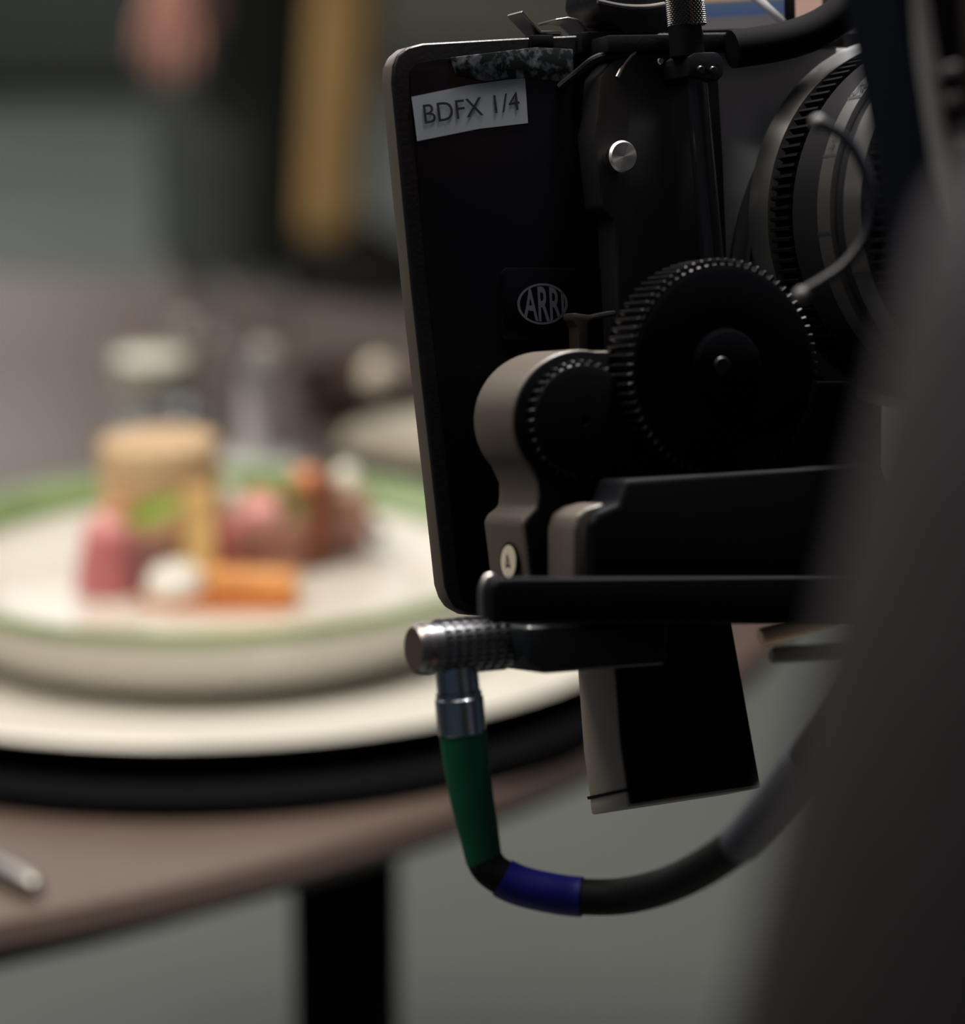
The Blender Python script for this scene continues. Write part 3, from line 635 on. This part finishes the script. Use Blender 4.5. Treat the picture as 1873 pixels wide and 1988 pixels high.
# round white emblem on the arm's left flank
ecn = rp(1003, 1092, 0.0365); nU = Vector((-1, 0.12, 0)).normalized()
ep = rp(1026, 1092, MW1); ecn = Vector((ep.x - 0.0006, ep.y, 0.0395))
mxe = Matrix.Translation(ecn) @ nU.to_track_quat('Z', 'Y').to_matrix().to_4x4()
b = BM(); lathe(b, [(0, 0), (0.0040, 0), (0.0040, 0.0006), (0, 0.0006)], 32, mxe); be = rig('badge', b, mat('badge_white', (0.62, 0.57, 0.46), 0.4), mo); be['label'] = 'small white round badge'
b = BM(); lathe(b, [(0.0040, 0), (0.0047, 0), (0.0047, 0.0005), (0.0040, 0.0005)], 32, mxe, cap=False); rig('badge_ring', b, BLKM, mo)
vy = Vector((0, 1, 0)); vz = Vector((0, 0, 1))
b = text_mesh('A', lambda s, t: ecn + nU * 0.0008 + vz * (-0.0018 + 0.0036 * s) + vy * (-0.0027 + 0.0046 * t)); rig('badge_letter', b, INK, be, 0)

# ------------------------------------------------------------------ mounting bridge (black base under the motor)
br = thing('mounting_bridge', 'black mounting bridge under the lens motor and drive wheel', 'camera accessory', RIG.copy())
b = BM(); prism(b, rps([(1112, 1160), (1112, 1030), (1120, 1000), (1140, 985), (1175, 975), (1175, 1160)], 0.062), 0.0485, 0.062, 0.0012, 3); rig('arm', b, HOUS, br)
b = BM(); prism(b, rps([(1146, 1160), (1146, 1015), (1160, 992), (1200, 978), (1215, 930), (1700, 900), (1700, 1180)], 0.064), 0.0485, 0.064, 0.0016, 3); rig('body', b, BLKM, br)
b = BM(); prism(b, rps([(1330, 850), (1370, 740), (1640, 740), (1720, 980), (1330, 990)], 0.044), 0.012, 0.0485, 0.002); rig('gear_case', b, BLKM, br)
b = BM(); prism(b, rps([(958, 1212), (956, 1140), (966, 1121), (1100, 1121), (1700, 1118), (1700, 1212)], 0.070), 0.0655, 0.070, 0.0014, 3); rig('foot_rail', b, BLKM, br)
b = BM()
lo = spline([rp(938, 1200, 0.0635), rp(936, 1150, 0.0635), rp(943, 1126, 0.0635), rp(952, 1120, 0.0635), rp(959, 1130, 0.0635), rp(961, 1160, 0.0635), rp(960, 1205, 0.0635)], 6)
tube(b, lo, 0.0010, 12); rig('lever_loop', b, STEEL, br)

# ------------------------------------------------------------------ receiver housing, connector, cable
rc = thing('connector_socket', 'black socket housing below the mounting bridge, holding the knurled connector', 'camera accessory', RIG.copy())
b = BM(); prism(b, rps([(1012, 1214), (1290, 1208), (1290, 1290), (1180, 1298), (1048, 1308), (1026, 1294), (1016, 1262)], 0.052), 0.022, 0.054, 0.0016, 3); rig('housing', b, mat('socket_black', (0.010, 0.014, 0.017), 0.3), rc)
CW = 0.040
ca = thing('motor_cable', 'motor cable with knurled connector, green boot and blue tape below the bridge', 'cable', RIG.copy())
a0, a1 = rp(806, 1260, CW), rp(1030, 1242, CW)
ax = (a1 - a0).normalized()
b = BM(); cyl(b, a0 + ax * 0.0005, a0 + ax * 0.0275, 0.0061, seg=36, bev=0.0006)
for i in range(26):                                  # knurling
    a = 2 * math.pi * i / 26
    e1_ = ax.orthogonal().normalized(); e2_ = ax.cross(e1_); n_ = e1_ * math.cos(a) + e2_ * math.sin(a)
    for j in range(7):
        box(b, a0 + ax * (0.0068 + 0.0026 * j) + n_ * 0.0061, (0.0009, 0.0016, 0.0012), 0, 1, Matrix((( *n_.cross(ax), 0), (0, 0, 0, 0), (0, 0, 0, 0), (0, 0, 0, 1))) if False else Matrix(((n_.cross(ax).x, ax.x, n_.x, 0), (n_.cross(ax).y, ax.y, n_.y, 0), (n_.cross(ax).z, ax.z, n_.z, 0), (0, 0, 0, 1))))
rig('knurled_nut', b, CONN, ca, 25)
b = BM(); cyl(b, a0 - ax * 0.0005, a0 + ax * 0.0035, 0.0058, 0.0063, 36, 0.0006); rig('end_cap', b, mat('nickel_cap', (0.30, 0.27, 0.27), 0.3, metal=1), ca)
b = BM(); cyl(b, a0 + ax * 0.027, a1 + ax * 0.002, 0.0050, seg=32, bev=0.0005); cyl(b, a0 + ax * 0.0295, a0 + ax * 0.0312, 0.0056, seg=32, bev=0.0003); rig('coupling', b, CONN, ca)
v0, v1, v2 = rp(884, 1290, CW), rp(890, 1344, CW), rp(897, 1425, CW)
b = BM(); cyl(b, v0, v1, 0.0052, seg=36, bev=0.0004); cyl(b, v1, v1 + (v2 - v1) * 0.1, 0.0056, seg=36); cyl(b, v1 + (v2 - v1) * 0.12, v2, 0.0059, seg=36, bev=0.0003)
rig('plug', b, PLUGM, ca)
b = BM(); tube(b, spline([rp(898, 1418, CW), rp(905, 1480, CW), rp(918, 1560, CW), rp(930, 1620, CW), rp(940, 1674, CW)], 5), [0.0058 - 0.0015 * (i / 20) ** 1.4 for i in range(21)], 28); o = rig('strain_boot', b, GREEN, ca); o['label'] = 'dark green rubber boot'
def depth_pt(px, py, d):
    p = at(px, py, d) - RO; return Vector((p.dot(RU), p.dot(RV), p.dot(RW)))
c0 = rp(938, 1664, CW)
dC = (RIG @ c0 - CAM).dot(FW)
path = [c0, depth_pt(955, 1690, dC), depth_pt(1000, 1716, dC), depth_pt(1060, 1732, dC), depth_pt(1130, 1741, dC), depth_pt(1220, 1738, dC - 0.005), depth_pt(1320, 1708, dC - 0.02), depth_pt(1425, 1644, dC - 0.045), depth_pt(1500, 1560, dC - 0.07), depth_pt(1570, 1460, dC - 0.09), depth_pt(1640, 1350, dC - 0.10), depth_pt(1720, 1200, dC - 0.09), depth_pt(1790, 1040, dC - 0.05)]
P = spline(path, 8)
b = BM(); tube(b, P, 0.0044, 18); rig('cord', b, CORD, ca)
b = BM(); tube(b, P[12:33], 0.0049, 22); o = rig('tape_wrap', b, BLUE, ca); o['label'] = 'dark blue tape wrap'
b = BM(); tube(b, P[57:72], 0.0048, 22); o = rig('grey_wrap', b, GREYT, ca); o['label'] = 'slate grey wrap'

# ------------------------------------------------------------------ block hanging below
bk = thing('battery_block', 'dark metal block hanging below the mounting bridge right of the cable', 'camera accessory', RIG.copy())
BW = 0.044
fr = [(1188, 1205), (1424, 1205), (1481, 1528), (1352, 1547), (1222, 1568), (1205, 1440)]
def lean(bm):
    for v in bm.verts: v.co.y -= (BW - v.co.z) * 0.20; v.co.x += (BW - v.co.z) * 0.04
b = BM(); prism(b, rps(fr, BW), 0.022, BW - 0.0012, 0.0006, 2); lean(b); rig('body', b, mat('block_grey', (0.36, 0.31, 0.265), 0.45, spec=0.4), bk)
fi = [(1192, 1208), (1420, 1208), (1476, 1524), (1352, 1542), (1226, 1562), (1208, 1440)]
b = BM(); prism(b, rps(fi, BW), BW - 0.0013, BW, 0.0005); rig('cover', b, BLKM, bk)
b = BM(); prism(b, rps([(1218, 1540), (1222, 1568), (1481, 1529), (1476, 1502)], BW), 0.0216, BW - 0.0010, 0.0008); lean(b); rig('end_cap', b, mat('cap_dark', (0.30, 0.27, 0.25), 0.4), bk)

b = BM(); prism(b, rps([(1214, 1531), (1216, 1537), (1474, 1499), (1473, 1493)], BW), 0.0213, BW - 0.0009, 0.0001); lean(b); rig('seam', b, BLKM, bk)

# ------------------------------------------------------------------ rods
b = BM(); cyl(b, depth_pt(1475, 1238, 0.84), depth_pt(1690, 1180, 0.85), 0.0026, seg=28, bev=0.0004)
tag(rig('support_rod', b, BRASS, None), 'bright brass rod end under the black bridge beside the jacket sleeve', 'rod')
b = BM(); cyl(b, depth_pt(1496, 1272, 0.85), depth_pt(1700, 1262, 0.86), 0.0024, seg=28, bev=0.0006)
tag(rig('support_rod', b, mat('grey_rod', (0.22, 0.21, 0.20), 0.5), None), 'dull grey rod just below the brass rod', 'rod')

# ------------------------------------------------------------------ small monitor on top of the rig
mn = thing('camera_monitor', 'small screen in a black frame on top of the rig beside the knurled knob', 'monitor', RIG.copy())
def screen_mat():
    m = bpy.data.materials.new('screen'); m.use_nodes = True; nt = m.node_tree; bs = nt.nodes['Principled BSDF']
    bs.inputs['Base Color'].default_value = (0.01, 0.01, 0.01, 1); bs.inputs['Roughness'].default_value = 0.15
    tc = nt.nodes.new('ShaderNodeTexCoord'); sp = nt.nodes.new('ShaderNodeSeparateXYZ'); r = nt.nodes.new('ShaderNodeValToRGB')
    nt.links.new(tc.outputs['Generated'], sp.inputs[0]); nt.links.new(sp.outputs['Y'], r.inputs['Fac'])
    cr = r.color_ramp; cr.elements[0].position = 0.0; cr.elements[0].color = (0.10, 0.085, 0.085, 1)
    cr.elements[1].position = 0.20; cr.elements[1].color = (0.09, 0.085, 0.095, 1)
    for p_, c_ in ((0.25, (0.045, 0.065, 0.15)), (0.43, (0.055, 0.085, 0.13)), (0.50, (0.33, 0.20, 0.13)), (1.0, (0.42, 0.26, 0.17))):
        e = cr.elements.new(p_); e.color = (*c_, 1)
    nt.links.new(r.outputs['Color'], bs.inputs['Emission Color']); bs.inputs['Emission Strength'].default_value = 0.9
    return m
b = BM(); prism(b, rps([(1300, -60), (1600, -60), (1598, 46), (1545, 58), (1520, 68), (1300, 70)], -0.003), -0.012, -0.003, 0.0006); rig('frame', b, BLK, mn)
b = BM(); prism(b, rps([(1362, -60), (1521, -60), (1522, 44), (1500, 54), (1362, 58)], -0.0026), -0.0032, -0.0024, 0.0002); rig('screen', b, screen_mat(), mn, 0)
b = BM(); prism(b, rps([(1438, -30), (1470, 0), (1462, 4), (1428, -28)], -0.002), -0.0026, -0.0012, 0.0002)
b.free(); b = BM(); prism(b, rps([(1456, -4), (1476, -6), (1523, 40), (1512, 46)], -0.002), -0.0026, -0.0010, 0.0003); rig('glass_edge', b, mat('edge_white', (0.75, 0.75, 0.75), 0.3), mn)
b = BM(); prism(b, rps([(1544, -60), (1592, -60), (1597, 30), (1546, 54)], -0.0026), -0.0032, -0.0024, 0.0002); rig('side_screen', b, mat('screen_peach', (0.02, 0.02, 0.02), 0.2, emit=(0.40, 0.25, 0.20), estr=0.95), mn, 0)

# ------------------------------------------------------------------ looped bracket in front of the lens
lp_ = thing('loop_bracket', 'dark curved wire loop in front of the silver scale bands', 'camera accessory', RIG.copy())
pth = spline([depth_pt(1592, 238, 0.69), depth_pt(1640, 268, 0.69), depth_pt(1678, 330, 0.69), depth_pt(1692, 400, 0.69), depth_pt(1680, 460, 0.69), depth_pt(1640, 515, 0.69), depth_pt(1590, 550, 0.69), depth_pt(1545, 575, 0.69)], 7)
b = BM(); tube(b, pth, 0.0013, 14); rig('loop', b, mat('loop_gloss', (0.012, 0.014, 0.022), 0.35), lp_)
for px, py, d in ((1588, 239, 0.69), (1556, 574, 0.69)):
    c = depth_pt(px, py, d); b = BM(); bmesh.ops.create_uvsphere(b, u_segments=20, v_segments=12, radius=0.0020, matrix=Matrix.Translation(c)); rig('end_ball', b, mat('end_grey', (0.10, 0.095, 0.10), 0.5), lp_)

# ------------------------------------------------------------------ camera body on the right, with its support and a grey cable
cbd = thing('cinema_camera', 'dark camera body at the right edge behind the grey cable', 'camera', RIG.copy())
BODY = mat('camera_body', (0.004, 0.006, 0.013), 0.55, spec=0.12)
Wb = 0.19
pts = rps([(1742, -150), (2700, -260), (2700, 900), (1900, 900), (1846, 560), (1800, 260), (1752, 0)], Wb)
b = BM(); prism(b, pts, 0.168, Wb, 0.003, 3); rig('body', b, BODY, cbd)
b = BM(); prism(b, rps([(1850, -100), (2500, -160), (2500, 800), (1900, 800)], Wb), Wb, Wb + 0.004, 0.001); rig('rear_cover', b, mat('rear_cover', (0.035, 0.03, 0.03), 0.5), cbd)
for px, py in ((1842, 138), (1846, 196), (1862, 282)):
    c = rp(px, py, Wb + 0.004); b = BM(); cyl(b, c - Vector((0, 0, 0.004)), c + Vector((0, 0, 0.003)), 0.0014, seg=20, bev=0.0004); rig('button', b, mat('button_grey', (0.09, 0.09, 0.09), 0.4), cbd)
cbot = cbd.matrix_world.inverted()
b = BM(); cyl(b, (0.150, 0.66, 0.0), (0.150, 0.66, 1.12), 0.022, seg=28); lathe(b, [(0, 0), (0.17, 0), (0.17, 0.012), (0.03, 0.03), (0, 0.03)], 48, Matrix.Translation((0.150, 0.66, 0)))
bmesh.ops.transform(b, matrix=cbot, verts=b.verts); rig('support_column', b, BLKM, cbd)
gcab = spline([at(1768, -120, 0.62), at(1784, 20, 0.62), at(1812, 200, 0.62), at(1842, 400, 0.62), at(1876, 620, 0.62), at(1930, 900, 0.62), at(2050, 1200, 0.62)], 6)
b = BM(); tube(b, gcab, 0.0021, 16); tag(obj('grey_cable', b, mat('cable_grey', (0.24, 0.24, 0.25), 0.45)), 'smooth grey cable hanging down across the dark camera body', 'cable')

# ------------------------------------------------------------------ camera operator close on the right, out of focus
op = thing('person', 'person in a dark grey jacket close on the right, back of the arm in view', 'person', Matrix.Identity(4))
JACK = mat('jacket_cloth', (0.027, 0.024, 0.0275), 0.9, var=0.1, scale=60, spec=0.2, bump=0.2)
JEAN = mat('operator_trousers', (0.05, 0.05, 0.06), 0.9)
def cp(x, y, d): return CAM + RT * x + UP * y + FW * d
sh = cp(0.095, -0.002, 0.385)                       # near shoulder
el = cp(0.046, -0.26, 0.395)
sp_ = cp(0.27, 0.0, 0.40)
hipc = Vector((sp_.x, sp_.y - 0.03, 0.60)); chest = Vector((sp_.x, sp_.y, sh.z - 0.06)); neck = Vector((sp_.x, sp_.y + 0.02, sh.z + 0.06)); headb = Vector((sp_.x, sp_.y + 0.05, sh.z + 0.14)); headt = Vector((sp_.x, sp_.y + 0.06, sh.z + 0.26))
rs = Vector((2 * sp_.x - sh.x, sh.y, sh.z)); re_ = Vector((rs.x + 0.05, rs.y - 0.02, rs.z - 0.27))
lh = el + Vector((0.02, 0.06, -0.22)); rh = re_ + Vector((-0.03, 0.10, -0.20))
V = [hipc, (hipc + chest) / 2, chest, neck, headb, headt, sh, el, lh, rs, re_, rh]
R = [(0.13, 0.10), (0.12, 0.09), (0.12, 0.09), 0.05, 0.065, 0.075, 0.045, 0.038, 0.027, 0.045, 0.038, 0.027]
E = [(0, 1), (1, 2), (2, 3), (3, 4), (4, 5), (2, 6), (6, 7), (7, 8), (2, 9), (9, 10), (10, 11)]
for sx in (-1, 1):
    n = len(V); kx = hipc.x + sx * 0.10
    V += [Vector((kx, hipc.y, 0.54)), Vector((kx + sx * 0.03, hipc.y + 0.05, 0.09)), Vector((kx + sx * 0.02, hipc.y - 0.36, 0.06)), Vector((kx + sx * 0.02, hipc.y - 0.45, 0.05))]
    R += [0.08, 0.055, 0.04, 0.03]; E += [(0, n), (n, n + 1), (n + 1, n + 2), (n + 2, n + 3)]
hand_chains(V, E, R, 8, lh, (0, 0.3, -1), (0, 1, 0.3), (1, 0, 0), 0.95)
hand_chains(V, E, R, 11, rh, (0, 0.3, -1), (0, 1, 0.3), (-1, 0, 0), 0.95)
body = skinned('body', V, E, R, SKIN, op)
jv = [hipc + Vector((0, 0, -0.02)), (hipc + chest) / 2, chest, neck + Vector((0, 0, -0.035)), sh, (sh + el) / 2, el, el + (lh - el) * 0.85, rs, (rs + re_) / 2, re_, re_ + (rh - re_) * 0.85]
jr = [(0.15, 0.12), (0.14, 0.11), (0.14, 0.11), 0.062, 0.074, 0.058, 0.050, 0.038, 0.060, 0.055, 0.050, 0.038]
je = [(0, 1), (1, 2), (2, 3), (2, 4), (4, 5), (5, 6), (6, 7), (2, 8), (8, 9), (9, 10), (10, 11)]
skinned('jacket', jv, je, jr, JACK, op)
tv = [hipc + Vector((0, 0, -0.01))]; tr_ = [(0.145, 0.115)]; te = []
for sx in (-1, 1):
    n = len(tv); kx = hipc.x + sx * 0.10
    tv += [Vector((kx, hipc.y, 0.54)), Vector((kx + sx * 0.03, hipc.y + 0.05, 0.09)), Vector((kx + sx * 0.02, hipc.y - 0.34, 0.075))]
    tr_ += [0.092, 0.07, 0.052]; te += [(0, n), (n, n + 1), (n + 1, n + 2)]
skinned('trousers', tv, te, tr_, JEAN, op)
head_parts(op, (headb + headt) / 2 + Vector((0, 0, 0.01)), (0, 1, 0), HAIR)
